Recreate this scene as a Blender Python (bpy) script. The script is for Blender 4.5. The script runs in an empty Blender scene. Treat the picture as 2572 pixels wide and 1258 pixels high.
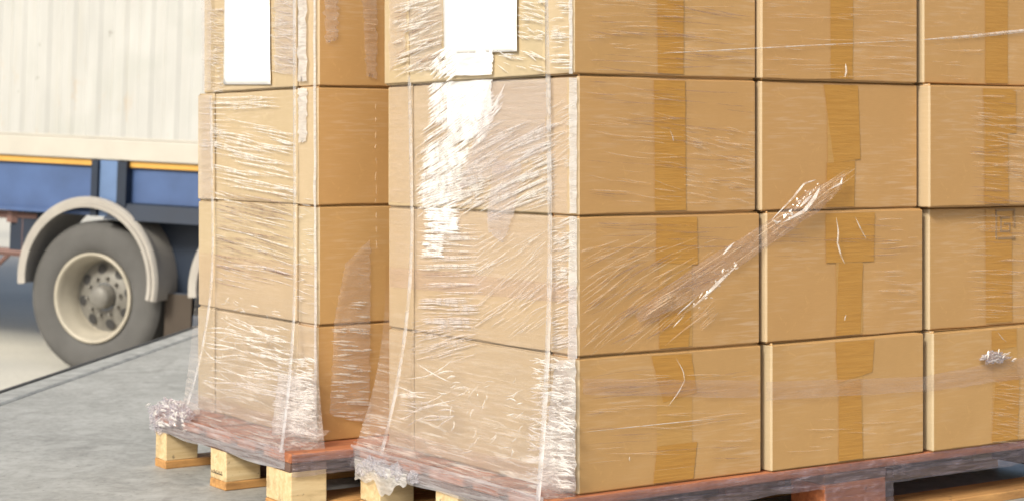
import bpy, math, random
from mathutils import Vector, noise
random.seed(7)
SC = bpy.context.scene
COL = SC.collection
R = math.radians

# ------------------------------------------------------------------ camera
FPX, CX, HOR, CAMZ = 4610.0, 1286.0, 380.0, 0.864
cd = bpy.data.cameras.new('camera'); cam = bpy.data.objects.new('camera', cd); COL.objects.link(cam)
cam.location = (0, 0, CAMZ); cam.rotation_euler = (R(90), 0, 0)
cd.sensor_width = 36; cd.lens = 36 * FPX / 2572; cd.shift_y = -(629 - HOR) / 2572
cd.clip_end = 900; cd.clip_start = 0.05
cd.dof.use_dof = True; cd.dof.focus_distance = 3.95; cd.dof.aperture_fstop = 6.3
SC.camera = cam
# ------------------------------------------------------------------ light
SUN_EL = R(36); TX, TY = -0.50, -0.866
w = bpy.data.worlds.new('World'); SC.world = w; w.use_nodes = True
wn = w.node_tree.nodes; wl = w.node_tree.links
sky = wn.new('ShaderNodeTexSky'); sky.sky_type = 'NISHITA'; sky.sun_disc = False
sky.sun_elevation = SUN_EL; sky.sun_rotation = math.atan2(TX, TY)
sky.dust_density = 4.0; sky.ozone_density = 0.6; sky.air_density = 0.8
wl.new(sky.outputs[0], wn['Background'].inputs[0]); wn['Background'].inputs[1].default_value = 0.11
sd = bpy.data.lights.new('sun', 'SUN'); sd.energy = 2.2; sd.angle = R(12); sd.color = (1, .95, .86)
so = bpy.data.objects.new('sun', sd); COL.objects.link(so)
tl = Vector((TX, TY, 0)).normalized() * math.cos(SUN_EL) + Vector((0, 0, math.sin(SUN_EL)))
so.rotation_euler = (-tl).to_track_quat('-Z', 'Y').to_euler()
so.location = (-4, -3, 6)
SC.view_settings.view_transform = 'Standard'; SC.view_settings.look = 'None'
SC.view_settings.exposure = 0.6; SC.view_settings.gamma = 1
SC.view_settings.use_white_balance = True; SC.view_settings.white_balance_temperature = 6800; SC.view_settings.white_balance_tint = 5   # the camera is balanced for open shade
SC.cycles.max_bounces = 8; SC.cycles.transparent_max_bounces = 24
SC.cycles.diffuse_bounces = 4; SC.cycles.caustics_reflective = False; SC.cycles.caustics_refractive = False

# ------------------------------------------------------------------ material helpers
class NT:
    def __init__(s, name):
        s.m = bpy.data.materials.new(name); s.m.use_nodes = True
        s.t = s.m.node_tree; s.t.nodes.clear()
        s.out = s.t.nodes.new('ShaderNodeOutputMaterial')
    def n(s, typ, ins=None, **kw):
        x = s.t.nodes.new('ShaderNode' + typ)
        for k, v in kw.items(): setattr(x, k, v)
        for k, v in (ins or {}).items():
            if hasattr(v, 'is_output') or isinstance(v, bpy.types.NodeSocket): s.t.links.new(v, x.inputs[k])
            else: x.inputs[k].default_value = v
        return x
    def coord(s, scale=(1, 1, 1), rot=(0, 0, 0), which='Object', loc=(0, 0, 0)):
        c = s.n('TexCoord')
        return s.n('Mapping', {'Vector': c.outputs[which], 'Scale': scale, 'Rotation': rot, 'Location': loc}).outputs[0]
    def noise(s, vec, scale=5, detail=4, rough=.55, dist=0):
        return s.n('TexNoise', {'Vector': vec, 'Scale': scale, 'Detail': detail, 'Roughness': rough, 'Distortion': dist}).outputs[0]
    def ramp(s, fac, stops):
        r = s.n('ValToRGB', {'Fac': fac}); e = r.color_ramp.elements
        while len(e) < len(stops): e.new(.5)
        for i, (p, c) in enumerate(stops):
            e[i].position = p; e[i].color = (c if len(c) == 4 else (*c, 1)) if hasattr(c, '__len__') else (c, c, c, 1)
        return r.outputs[0]
    def mix(s, fac, a, b, mode='MIX'):
        x = s.t.nodes.new('ShaderNodeMix'); x.data_type = 'RGBA'; x.blend_type = mode
        for i, v in ((0, fac), (6, a), (7, b)):
            if isinstance(v, bpy.types.NodeSocket): s.t.links.new(v, x.inputs[i])
            else: x.inputs[i].default_value = v if i == 0 else ((*v, 1) if len(v) == 3 else v)
        return x.outputs[2]
    def math(s, op, a, b=0.0):
        return s.n('Math', {0: a, 1: b}, operation=op).outputs[0]
    def bump(s, h, strength=.3, dist=.01, normal=None):
        d = {'Height': h, 'Strength': strength, 'Distance': dist}
        if normal is not None: d['Normal'] = normal
        return s.n('Bump', d).outputs[0]
    def done(s, sh): s.t.links.new(sh, s.out.inputs[0]); return s.m

def plain(name, col, rough=.5, var=.12, scale=6, metallic=0, bump=0, bscale=60, coat=0, stretch=(1, 1, 1)):
    n = NT(name); v = n.coord(stretch)
    a = n.noise(v, scale, 5)
    dark = tuple(c * (1 - var) for c in col); lite = tuple(min(1, c * (1 + var)) for c in col)
    c = n.ramp(a, [(.3, dark), (.7, lite)])
    ins = {'Base Color': c, 'Roughness': rough, 'Metallic': metallic, 'Coat Weight': coat}
    if bump: ins['Normal'] = n.bump(n.noise(v, bscale, 4), bump, .004)
    return n.done(n.n('BsdfPrincipled', ins).outputs[0])

def cardboard(name, col, streakdir, film=.32):
    """kraft board under one or two tight clear layers of film (the coat carries the film's stretch marks)"""
    n = NT(name)
    v = n.coord()
    blot = n.noise(v, 5, 4); fibre = n.noise(n.coord((14, 14, 260)), 3, 3)
    flute = n.n('TexWave', {'Vector': n.coord(), 'Scale': 95, 'Distortion': .6, 'Detail': 1}, bands_direction='X').outputs[1]
    info = n.n('ObjectInfo').outputs['Random']
    c = n.ramp(blot, [(.3, (col[0] * .90, col[1] * .885, col[2] * .84)), (.7, tuple(min(1, x * 1.06) for x in col))])
    c = n.mix(n.math('MULTIPLY', info, .6), c, tuple(x * .9 for x in (col[0] * 1.06, col[1] * .96, col[2] * .88)))
    c = n.mix(.25, c, n.ramp(fibre, [(.3, (.72, .72, .72)), (.7, (1.0, 1.0, 1.0))]), 'MULTIPLY')
    # milky stretch marks of the film over the board
    sv = n.coord(streakdir[0], (0, streakdir[1], 0))
    s1 = n.noise(sv, 1.0, 5, .6, .3)
    where = n.ramp(n.noise(v, 3.1, 2), [(.42, 0), (.62, 1)])
    st = n.ramp(s1, [(.5, 0), (.72, 1)])
    fac = n.math('MULTIPLY', n.math('MULTIPLY', st, where), .30)
    c = n.mix(fac, c, (.72, .62, .54))
    dk = n.ramp(s1, [(.25, 1), (.46, 0)])
    c = n.mix(n.math('MULTIPLY', n.math('MULTIPLY', dk, where), .22), c, tuple(x * .55 for x in col))
    scf = n.ramp(n.noise(n.coord((7, 7, 9), (0, .5, 0)), 3, 7, .72, 1.5), [(.60, 0), (.68, 1)])
    c = n.mix(n.math('MULTIPLY', scf, .22), c, tuple(min(1, x * 1.35) for x in col))
    bn = n.bump(flute, .06, .001, n.bump(blot, .12, .01))
    cn = n.bump(n.math('MULTIPLY', s1, n.math('ADD', where, .25)), .5, .004)
    return n.done(n.n('BsdfPrincipled', {'Base Color': c, 'Roughness': .72, 'Normal': bn, 'Coat Weight': film,
                      'Coat Roughness': .2, 'Coat Normal': cn, 'Coat IOR': 1.38}).outputs[0])

def film(name, lo, hi, scale=(60, 5, 90), col=(.9, .88, .9), gloss=.35, rough=.22, bstr=.8, thr=(.42, .7), fade=None, trans=.35):
    """clear stretch film; thicker where it is creased, so milky in streaks"""
    n = NT(name)
    s1 = n.noise(n.coord(scale), 1.0, 6, .62, .8)
    s2 = n.noise(n.coord((9, 9, 9)), 1.0, 3)
    big = n.noise(n.coord((23, 17, 31)), 1.0, 5, .6, 1.2)
    op = n.ramp(s1, [(thr[0], 0), (thr[1], 1)])
    op = n.math('MULTIPLY', op, n.ramp(s2, [(.3, .35), (.65, 1)]))
    op = n.math('ADD', n.math('MULTIPLY', op, hi - lo), lo)
    if fade:
        zz = n.n('SeparateXYZ', {0: n.n('TexCoord').outputs['Object']}).outputs[2]
        fd = n.n('MapRange', {0: zz, 1: fade[1], 2: fade[0], 3: 0.0, 4: 1.0}).outputs[0]
        op = n.math('MULTIPLY', op, fd); gloss = n.math('MULTIPLY', fd, gloss)
    nor = n.bump(n.math('ADD', s1, n.math('MULTIPLY', big, .8)), bstr, .006)
    dif = n.n('BsdfDiffuse', {'Color': (*col, 1), 'Normal': nor}).outputs[0]
    trl = n.n('BsdfTranslucent', {'Color': (*col, 1), 'Normal': nor}).outputs[0]
    glo = n.n('BsdfGlossy', {'Color': (.95, .95, 1, 1), 'Roughness': rough, 'Normal': nor}).outputs[0]
    body = n.n('MixShader', {0: trans, 1: dif, 2: trl}).outputs[0]
    tr = n.n('BsdfTransparent', {'Color': (.97, .95, .96, 1)}).outputs[0]
    a = n.n('MixShader', {0: op, 1: tr, 2: body}).outputs[0]
    lw = n.n('LayerWeight', {'Blend': .35, 'Normal': nor}).outputs[0]
    g = n.math('MULTIPLY', n.math('ADD', lw, .12), gloss)
    return n.done(n.n('MixShader', {0: g, 1: a, 2: glo}).outputs[0])

def wood(name, col, dark):
    n = NT(name)
    g = n.noise(n.coord((5, 60, 60)), 1, 6, .6, .5)
    g2 = n.noise(n.coord((3, 3, 3)), 2, 3)
    c = n.ramp(g, [(.3, dark), (.65, col)])
    c = n.mix(n.ramp(g2, [(.5, 0), (.8, .35)]), c, tuple(x * .6 for x in dark))
    c = n.mix(n.ramp(n.noise(n.coord((2, 9, 9)), 3, 6, .7), [(.52, 0), (.66, .55)]), c, tuple(x * .55 for x in dark))
    c = n.mix(n.ramp(n.noise(n.coord((1, 1, 1)), 60, 3), [(.66, 0), (.72, .6)]), c, (.08, .06, .045))
    return n.done(n.n('BsdfPrincipled', {'Base Color': c, 'Roughness': .75, 'Normal': n.bump(g, .5, .003)}).outputs[0])

KR = (.51, .307, .124)
M = {}
M['card'] = cardboard('kraft_cardboard', KR, ((9, 9, 120), 0))
M['card_lit'] = cardboard('lit_kraft_cardboard', (.485, .395, .26), ((9, 9, 120), 0), .6)  # same board, paled: sky sheen and film haze are painted into the colour
M['card_side_lit'] = cardboard('kraft_cardboard_side_lit', (.50, .405, .275), ((9, 9, 120), 0), .3)  # lit copy of the kraft board for left sides, sky sheen in its colour
M['cavity'] = plain('box_inside', (.10, .06, .03), .9)
n = NT('amber_tape')
tc = n.ramp(n.noise(n.coord((4, 4, 40)), 3, 4), [(.3, (.425, .205, .036)), (.7, (.485, .25, .052))])
M['tape'] = n.done(n.n('BsdfPrincipled', {'Base Color': tc, 'Roughness': .35, 'Coat Weight': .45, 'Coat Roughness': .15,
        'Normal': n.bump(n.noise(n.coord((9, 9, 90)), 1.5, 4), .35, .004)}).outputs[0])
n = NT('aged_amber_tape')
tc = n.ramp(n.noise(n.coord((5, 5, 14)), 2.5, 4), [(.3, (.455, .25, .072)), (.7, (.50, .29, .098))])
M['tape_old'] = n.done(n.n('BsdfPrincipled', {'Base Color': tc, 'Roughness': .5, 'Coat Weight': .2, 'Normal': n.bump(n.noise(n.coord((9, 9, 60)), 1.5, 4), .3, .004)}).outputs[0])
M['paper'] = plain('white_paper', (.86, .86, .87), .6, .015)
M['film'] = film('stretch_film', .10, .75)
M['film_skirt'] = film('stretch_film_skirt', .15, .70, (38, 6, 130), (.90, .86, .84), .32, .22, .8, (.47, .68), (.0, .40))
M['film_band'] = film('film_over_boards', .26, .72, (30, 6, 130), (.74, .74, .80), .2, .25, .8, (.4, .7))
M['film_faint'] = film('single_film_layer', .03, .24, (7, 7, 120), (.88, .78, .72), .06, .3, .4, (.35, .7))
M['film_deck'] = film('film_over_deck', .06, .62, (60, 5, 90), (.84, .72, .68), .14, .22, .8, (.46, .7))
M['film_glare'] = film('painted_film_glare', .60, 1.0, (30, 10, 60), (.97, .96, .97), .08, .3, .3, (.30, .58), None, .08)  # reflected glare of the film, painted as near-opaque white
M['film_corner'] = film('doubled_film', .42, .85, (30, 14, 80), (.93, .91, .90), .2, .3, .5, (.35, .6))
M['film_soft'] = film('soft_film', .10, .42, (12, 7, 110), (.92, .86, .82), .12, .25, .5, (.35, .7))  # pale film with its soft glare put into the colour
M['film_twist'] = film('twisted_film', .15, .62, (70, 60, 130), (.84, .72, .66), .07, .2, 1.0, (.5, .75))
M['film_lump'] = film('bunched_film', .14, .8, (70, 60, 90), (.86, .80, .84), .3, .2, 1.0, (.45, .7))
def foldmat(name, col, alpha, gl=.35, trans=.3):
    n = NT(name)
    d = n.n('BsdfDiffuse', {'Color': (*col, 1)}).outputs[0]
    t = n.n('BsdfTranslucent', {'Color': (*col, 1)}).outputs[0]
    g = n.n('BsdfGlossy', {'Color': (1, 1, 1, 1), 'Roughness': .25}).outputs[0]
    b = n.n('MixShader', {0: trans, 1: d, 2: t}).outputs[0]
    b = n.n('MixShader', {0: gl, 1: b, 2: g}).outputs[0]
    tr = n.n('BsdfTransparent').outputs[0]
    br = n.ramp(n.noise(n.coord((40, 40, 40)), 1, 3), [(.35, alpha * .35), (.6, alpha)])
    return n.done(n.n('MixShader', {0: br, 1: tr, 2: b}).outputs[0])
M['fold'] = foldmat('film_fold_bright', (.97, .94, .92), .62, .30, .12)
M['fold_glare'] = foldmat('painted_glare_fold', (.97, .96, .97), .86, .06, .08)  # white folds that paint the same glare
M['fold_soft'] = foldmat('film_fold_soft', (.88, .70, .50), .40, .12)  # warm highlights of the creases, put into their colour
M['fold_dark'] = foldmat('film_fold_painted_shade', (.34, .23, .19), .45, .12)  # refraction shade of the folds, put into a dark colour
M['pleat'] = foldmat('film_pleat', (.66, .66, .70), .55, .12)
M['wood_red'] = wood('reddish_pallet_board', (.46, .17, .075), (.26, .085, .04))
M['wood_pale'] = wood('pale_pallet_block', (.68, .54, .33), (.52, .37, .19))
M['wood_dark'] = wood('dark_stringer_board', (.17, .10, .075), (.09, .05, .04))
M['wood_orange'] = wood('orange_bottom_board', (.55, .30, .11), (.40, .20, .07))
M['ink'] = plain('black_ink', (.03, .03, .03), .8)
M['ink_faint'] = plain('faded_ink', (.30, .19, .10), .8)

# ------------------------------------------------------------------ mesh helpers
class MB:
    def __init__(s): s.v = []; s.f = []; s.pieces = []
    def add(s, vs, fs):
        o = len(s.v); s.v += [tuple(x) for x in vs]; s.f += [tuple(i + o for i in f) for f in fs]
    def box(s, x0, x1, y0, y1, z0, z1, jit=0):
        j = lambda: random.uniform(-jit, jit)
        vs = [(x + j(), y + j(), z + j()) for z in (z0, z1) for y in (y0, y1) for x in (x0, x1)]
        s.add(vs, [(0, 2, 3, 1), (4, 5, 7, 6), (0, 1, 5, 4), (2, 6, 7, 3), (0, 4, 6, 2), (1, 3, 7, 5)])
    def grid(s, fn, nu, nv):
        o = len(s.v)
        for j in range(nv + 1):
            for i in range(nu + 1): s.v.append(tuple(fn(i / nu, j / nv)))
        for j in range(nv):
            for i in range(nu):
                a = o + j * (nu + 1) + i; s.f.append((a, a + 1, a + nu + 2, a + nu + 1))
    def lathe(s, prof, seg=64, axis='y'):
        o = len(s.v); m = len(prof)
        for k in range(seg):
            a = 2 * math.pi * k / seg
            for r, y in prof: s.v.append((r * math.cos(a), y, r * math.sin(a)))
        for k in range(seg):
            for i in range(m - 1):
                a = o + k * m + i; b = o + ((k + 1) % seg) * m + i
                s.f.append((a, b, b + 1, a + 1))
    def tube(s, pts, rad, seg=8):
        pts = [Vector(p) for p in pts]; o = len(s.v)
        for i, p in enumerate(pts):
            t = (pts[min(i + 1, len(pts) - 1)] - pts[max(i - 1, 0)]).normalized()
            a = t.orthogonal().normalized() if abs(t.z) > .9 else t.cross(Vector((0, 0, 1))).normalized()
            b = t.cross(a); r = rad[i] if isinstance(rad, (list, tuple)) else rad
            for k in range(seg):
                q = 2 * math.pi * k / seg; s.v.append(tuple(p + a * r * math.cos(q) + b * r * math.sin(q)))
        for i in range(len(pts) - 1):
            for k in range(seg):
                a = o + i * seg + k; b = o + i * seg + (k + 1) % seg; s.f.append((a, b, b + seg, a + seg))
        s.f.append(tuple(range(o, o + seg))[::-1]); e = o + (len(pts) - 1) * seg; s.f.append(tuple(range(e, e + seg)))
    def build(s, name, mat, parent=None, smooth=False, bevel=0, seg=2):
        for p in s.pieces: last = p.build(name, mat, parent, smooth, bevel, seg)
        if s.pieces: return last
        me = bpy.data.meshes.new(name); me.from_pydata(s.v, [], s.f); me.validate(); me.update()
        if smooth:
            me.polygons.foreach_set('use_smooth', [True] * len(me.polygons))
        o = bpy.data.objects.new(name, me); COL.objects.link(o)
        for q in (mat if isinstance(mat, (list, tuple)) else [mat]): me.materials.append(q)
        if bevel:
            b = o.modifiers.new('bevel', 'BEVEL'); b.width = bevel; b.segments = seg; b.limit_method = 'ANGLE'
        if parent: o.parent = parent
        return o
def tag(o, label=None, cat=None, group=None, kind=None):
    for k, v in (('label', label), ('category', cat), ('group', group), ('kind', kind)):
        if v: o[k] = v
    return o
def thing(name, loc, label, cat, rz=0, group=None, rot=None):
    o = bpy.data.objects.new(name, None); COL.objects.link(o); o.empty_display_size = .1
    o.location = loc; o.rotation_euler = rot or (0, 0, rz)
    return tag(o, label, cat, group)

ANG = math.atan2(.553, .833)
U = Vector((math.cos(ANG), math.sin(ANG), 0)); V = Vector((-math.sin(ANG), math.cos(ANG), 0))
PZ = .144
OB = Vector((.1382, 3.84, PZ)); OA = Vector((-.4815, 4.5385, PZ))
def ray(x, y): return Vector(((x - CX) / FPX, 1, -(y - HOR) / FPX))
def on_right(O, x, y, off=0.0):       # photo pixel -> (u, z) on the face v = -off of a stack
    d = ray(x, y); o = Vector((0, 0, CAMZ)); t = ((O - V * off) - o).dot(V) / d.dot(V)
    p = o + d * t - O; return p.dot(U), p.z
def on_left(O, x, y, off=0.0):        # photo pixel -> (v, z) on the face u = -off
    d = ray(x, y); o = Vector((0, 0, CAMZ)); t = ((O - U * off) - o).dot(U) / d.dot(U)
    p = o + d * t - O; return p.dot(V), p.z

# ------------------------------------------------------------------ ground
EA = Vector((-1.836, 6.58)); ED = (Vector((-1.556, 9.01)) - EA).normalized(); EN = Vector((-ED.y, ED.x))   # EN points to the yard
n = NT('dock_concrete')
a1 = n.noise(n.coord((1, 1, 1)), 1.3, 6, .6); a2 = n.noise(n.coord((1, 1, 1)), 40, 6, .7); a3 = n.noise(n.coord((2.5, .5, 1)), 3, 5, .6, .6)
c = n.ramp(a1, [(.3, (.28, .285, .28)), (.7, (.45, .452, .44))])
c = n.mix(.7, c, n.ramp(a2, [(.32, (.55, .55, .55)), (.6, (1, 1, 1))]), 'MULTIPLY')
c = n.mix(n.ramp(n.noise(n.coord((1, 1, 1)), 9, 6, .7, .8), [(.45, .0), (.62, .5)]), c, (.47, .48, .475))
c = n.mix(n.ramp(n.noise(n.coord((1, 1, 1), loc=(5, 2, 0)), 5, 7, .75, 1.2), [(.54, .0), (.66, .5)]), c, (.17, .17, .165))
c = n.mix(n.ramp(n.noise(n.coord((30, 30, 30)), 2, 3), [(.70, 0), (.75, .6)]), c, (.10, .10, .10))
c = n.mix(n.math('MULTIPLY', n.ramp(a3, [(.55, 0), (.7, 1)]), .35), c, (.17, .165, .16))
sp = n.n('TexVoronoi', {'Vector': n.coord(), 'Scale': 26}).outputs[0]
c = n.mix(n.ramp(sp, [(.05, .75), (.12, 0)]), c, (.12, .115, .11))
M['dock'] = n.done(n.n('BsdfPrincipled', {'Base Color': c, 'Roughness': n.ramp(a1, [(.3, .45), (.7, .62)]), 'Normal': n.bump(a2, .25, .003)}).outputs[0])
M['kerb'] = plain('dock_edge_steel', (.34, .345, .34), .6, .3, 14, 0, .8)
M['rubber'] = plain('black_rubber', (.035, .035, .038), .7)
n = NT('yard_concrete')
a1 = n.noise(n.coord(), .5, 5); a2 = n.noise(n.coord(), 30, 5, .7)
c = n.ramp(a1, [(.35, (.56, .545, .50)), (.7, (.70, .67, .60))]); c = n.mix(.3, c, n.ramp(a2, [(.3, (.6, .6, .6)), (.6, (1, 1, 1))]), 'MULTIPLY')
M['yard'] = n.done(n.n('BsdfPrincipled', {'Base Color': c, 'Roughness': .8}).outputs[0])

def edge_pt(s, t, z): p = EA + ED * s + EN * t; return (p.x, p.y, z)
mb = MB(); W0, W1, SP, SQ = -.005, -.13, -12, 24
top = [edge_pt(SP, W1 - .006, 0), edge_pt(SQ, W1 - .006, 0), edge_pt(SQ, -26, 0), edge_pt(SP, -26, 0)]
bot = [(p[0], p[1], -1.9) for p in top]
mb.add(top + bot, [(3, 2, 1, 0), (0, 1, 5, 4), (1, 2, 6, 5), (2, 3, 7, 6), (3, 0, 4, 7)])
tag(mb.build('dock_floor', M['dock']), kind='structure')
mb = MB()
prof = [(W1, -1.9), (W1, .0), (W1 + .01, .006), (-.03, .006), (-.008, -.002), (0, -.02), (0, -1.9)]
L = []
for s in (SP, SQ): L += [edge_pt(s, t, z) for t, z in prof]
mb.add(L, [(i, i + 1, i + 8, i + 7) for i in range(6)])
tag(mb.build('dock_edge', M['kerb']), kind='structure')
mb = MB(); L = []
prof = [(.001, -.35), (.001, .001), (.022, .001), (.034, -.012), (.034, -.35)]
for s in (SP, SQ): L += [edge_pt(s, t, z) for t, z in prof]
mb.add(L, [(i, i + 1, i + 6, i + 5) for i in range(4)])
tag(mb.build('dock_bumper', M['rubber']), 'black rubber bumper strip along the edge of the dock', 'bumper')

TA = R(22); D = Vector((math.cos(TA), -math.sin(TA), 0)); TILT = .042
WZ = 12.0; WC = Vector(((222 - CX) / FPX * WZ, WZ, CAMZ - (748 - HOR) / FPX * WZ)); RT = .5
YZ = WC.z - RT
def yard_z(x, y):
    s = (Vector((x, y, 0)) - WC).dot(D); s = max(-30, min(14, s)); return YZ - TILT * s
mb = MB(); xs = [-300, -120, -60] + list(range(-40, 41, 4)) + [60, 120, 300]; ys = [-60, -20] + list(range(-4, 60, 4)) + [90, 200, 500]
for y in ys:
    for x in xs: mb.v.append((x, y, yard_z(x, y)))
nx = len(xs)
for j in range(len(ys) - 1):
    for i in range(nx - 1): a = j * nx + i; mb.f.append((a, a + 1, a + nx + 1, a + nx))
tag(mb.build('yard_ground', M['yard']), kind='structure')

# ------------------------------------------------------------------ truck trailer
M['cream'] = None
n = NT('container_paint')
g = n.noise(n.coord((3, 3, .6)), 2, 5, .6); sp = n.noise(n.coord((6, 6, 2.2)), 2.2, 6, .7, .4)
c = n.ramp(g, [(.3, (.38, .385, .385)), (.7, (.45, .455, .455))])
z = n.n('SeparateXYZ', {0: n.n('TexCoord').outputs['Object']}).outputs[2]
low = n.ramp(n.math('MULTIPLY', z, .25), [(.385, 1), (.53, .0)])
rust = n.math('MULTIPLY', n.ramp(sp, [(.60, 0), (.72, 1)]), n.math('ADD', n.math('MULTIPLY', low, .7), .12))
c = n.mix(rust, c, (.42, .29, .17))
gr = n.noise(n.coord((1.2, 1, 1.1), (0, .6, 0)), 1.7, 4, .5, .5)
c = n.mix(n.ramp(gr, [(.52, 0), (.72, .6)]), c, (.36, .37, .36))
stk = n.noise(n.coord((16, 16, .8)), 1.4, 5, .6)
c = n.mix(n.ramp(stk, [(.55, 0), (.75, .4)]), c, (.38, .36, .31))
c = n.mix(n.ramp(n.noise(n.coord((1, 1, 1)), 9, 3), [(.70, 0), (.74, .7)]), c, (.16, .15, .13))
M['cream'] = n.done(n.n('BsdfPrincipled', {'Base Color': c, 'Roughness': .55}).outputs[0])
M['cream2'] = plain('cream_rail_paint', (.44, .42, .385), .5, .07, 4)
M['yellow'] = plain('yellow_paint', (.55, .31, .07), .5, .1)
M['blue'] = plain('blue_chassis_paint', (.05, .095, .23), .5, .2, 3)
M['navy'] = plain('navy_toolbox_paint', (.006, .015, .036), .6, .2, 3)
M['blue_pale'] = plain('blue_bracket_paint', (.10, .17, .33), .5, .1)  # paler blue for the middle of the bracket
M['fender'] = plain('grey_fender_plastic', (.36, .34, .32), .5, .1)
M['tyre'] = plain('dusty_tyre_rubber', (.085, .084, .085), .85, .12, 5)
M['tread'] = plain('tread_rubber', (.03, .028, .027), .85)
M['rim'] = plain('dusty_steel_rim', (.37, .34, .285), .5, .15, 5)
M['rimdisc'] = plain('dusty_wheel_disc', (.16, .155, .145), .5, .25, 8)
M['flap'] = plain('dark_brown_flap', (.05, .038, .03), .8)
M['rail'] = plain('red_brown_steel', (.16, .09, .08), .6)

TR = (0, math.atan(TILT), -TA)
def tl_pt(x, y, z=0):   # trailer frame: x along the trailer, y away from camera side, z from wheel centre
    return WC + D * x + Vector((math.sin(TA), math.cos(TA), 0)) * y + Vector((0, 0, z))
box0 = WC.copy(); box0.z = YZ
zc = .812 - YZ      # container underside above yard
trail = thing('semi_trailer', box0, 'blue semi-trailer chassis with yellow stripe and grey wheel arches under the cream container', 'trailer', rot=TR)
cont = thing('shipping_container', box0, 'cream corrugated shipping container with rust spots riding on the blue trailer', 'container', rot=TR)
X0, X1 = -8.0, 4.2
# corrugated wall
mb = MB(); pts = []; x = X0 + .1
while x < X1 - .1:
    pts += [(x, 0), (x + .07, 0), (x + .10, .013), (x + .17, .013)]; x += .20
zb, zt = zc + .15, zc + 2.55
for px_, py_ in pts: mb.v.append((px_, .02 + py_, zb))
for px_, py_ in pts: mb.v.append((px_, .02 + py_, zt))
N = len(pts); mb.f += [(i, i + 1, N + i + 1, N + i) for i in range(N - 1)]
mb.build('side_wall', M['cream'], cont)
mb = MB(); mb.box(X0, X1, -.005, .10, zc, zc + .135); mb.box(X0, X1, .012, .08, zc + .135, zc + .15); mb.build('bottom_rail', M['cream2'], cont, bevel=.01)
mb = MB(); mb.box(X0, X1, 0, .08, zt, zt + .1); mb.build('top_rail', M['cream2'], cont, bevel=.01)
mb = MB(); mb.box(X0 + .02, X1 - .02, .07, 2.4, zc + .05, zt + .08); mb.build('box_shell', M['cream2'], cont)
for xx in (X0, X1 - .12):
    mb = MB(); mb.box(xx, xx + .12, -.012, .12, zc - .004, zt + .11); mb.build('corner_post', M['cream2'], cont, bevel=.01)
# chassis
mb = MB(); mb.box(X0, X1, .02, .06, zc - .042, zc - .004); mb.build('stripe', M['yellow'], trail)
mb = MB(); mb.box(X0, X1, .05, .09, zc - .36, zc - .052); mb.box(X0, X1, .02, .13, zc - .37, zc - .345); mb.build('chassis_beam', M['blue'], trail)
mb = MB(); mb.box(X0, X1, 1.0, 1.1, zc - .30, zc - .01); mb.build('chassis_beam', M['blue'], trail)
for xx in (-.02, -3.2):
    mb = MB(); mb.box(xx, xx + .05, -.02, .045, zc - .37, zc - .0045); mb.box(xx + .20, xx + .27, -.02, .045, zc - .37, zc - .0045); mb.build('bracket', M['navy'], trail)
    mb = MB(); mb.box(xx + .055, xx + .195, -.0, .045, zc - .37, zc - .0045); mb.build('bracket', M['blue_pale'], trail)
# toolbox behind the first arch
mb = MB(); mb.box(.30, 1.7, .20, .9, .42, 1.02); mb.build('toolbox', M['navy'], trail, bevel=.012)
mb = MB(); P_ = [(.10, -.06, 1.022), (1.72, -.06, 1.022), (1.72, .6, 1.024), (.10, .6, 1.024), (.20, .0, 1.13), (1.62, .0, 1.13), (1.62, .045, 1.135), (.20, .045, 1.135)]
mb.add(P_, [(3, 2, 1, 0), (0, 1, 5, 4), (1, 2, 6, 5), (2, 3, 7, 6), (3, 0, 4, 7), (4, 5, 6, 7)]); mb.build('toolbox_lid', M['navy'], trail, bevel=.006)
def wheel_parts(cx):
    tp = [(.292, 0.015), (.31, -.004), (.36, -.018), (.43, -.020), (.472, -.006), (.490, .018), (.497, .03), (.5, .035)]
    mb = MB(); mb.lathe(tp, 96)
    ty = mb.build('wheel', M['tyre'], trail, smooth=True); ty.location = (cx, .02, RT)
    mb = MB(); mb.lathe([(.5, .035), (.5, .21), (.49, .245), (.46, .26), (.31, .25), (.292, .24)], 96); mb.build('tread', M['tread'], ty, smooth=True)
    mb = MB()
    for r0, y0 in ((.5005, .085), (.5005, .14), (.5005, .18)):
        mb.lathe([(r0, y0), (r0 + .001, y0 + .004), (r0 + .001, y0 + .012), (r0, y0 + .016)], 96)
    mb.build('tread_groove', M['rubber'], ty, smooth=True)
    mb = MB(); mb.lathe([(.294, .012), (.297, -.012), (.285, -.016), (.272, -.006), (.268, .03), (.250, .05), (.243, .16), (.235, .175)], 96)
    mb.build('rim', M['rim'], ty, smooth=True)
    mb = MB(); mb.lathe([(.24, .175), (.21, .172), (.16, .145), (.115, .13), (.09, .13)], 96); mb.build('disc', M['rimdisc'], ty, smooth=True)
    mb = MB()
    for k in range(8):
        a = R(12 + 45 * k); r = .185; cxx, czz = r * math.cos(a), r * math.sin(a); o = len(mb.v)
        for q in range(16): b = 2 * math.pi * q / 16; mb.v.append((cxx + .034 * math.cos(b), .1415 + (math.hypot(cxx + .034 * math.cos(b), czz + .034 * math.sin(b)) - .16) * .3, czz + .034 * math.sin(b)))
        mb.f.append(tuple(range(o, o + 16)))
    mb.build('vent_hole', M['rubber'], ty)
    mb = MB(); mb.lathe([(.085, .13), (.078, .07), (.068, .05), (.03, .043), (.0, .04)], 40)
    mb.build('hub', M['rimdisc'], ty, smooth=True)
    for k in range(10):
        a = R(36 * k + 8); mb = MB(); mb.lathe([(.0, .10), (.009, .102), (.011, .108), (.011, .13)], 10)
        nb = mb.build('wheel_nut', M['rimdisc'], ty); nb.location = (.125 * math.cos(a), 0, .125 * math.sin(a))
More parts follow.
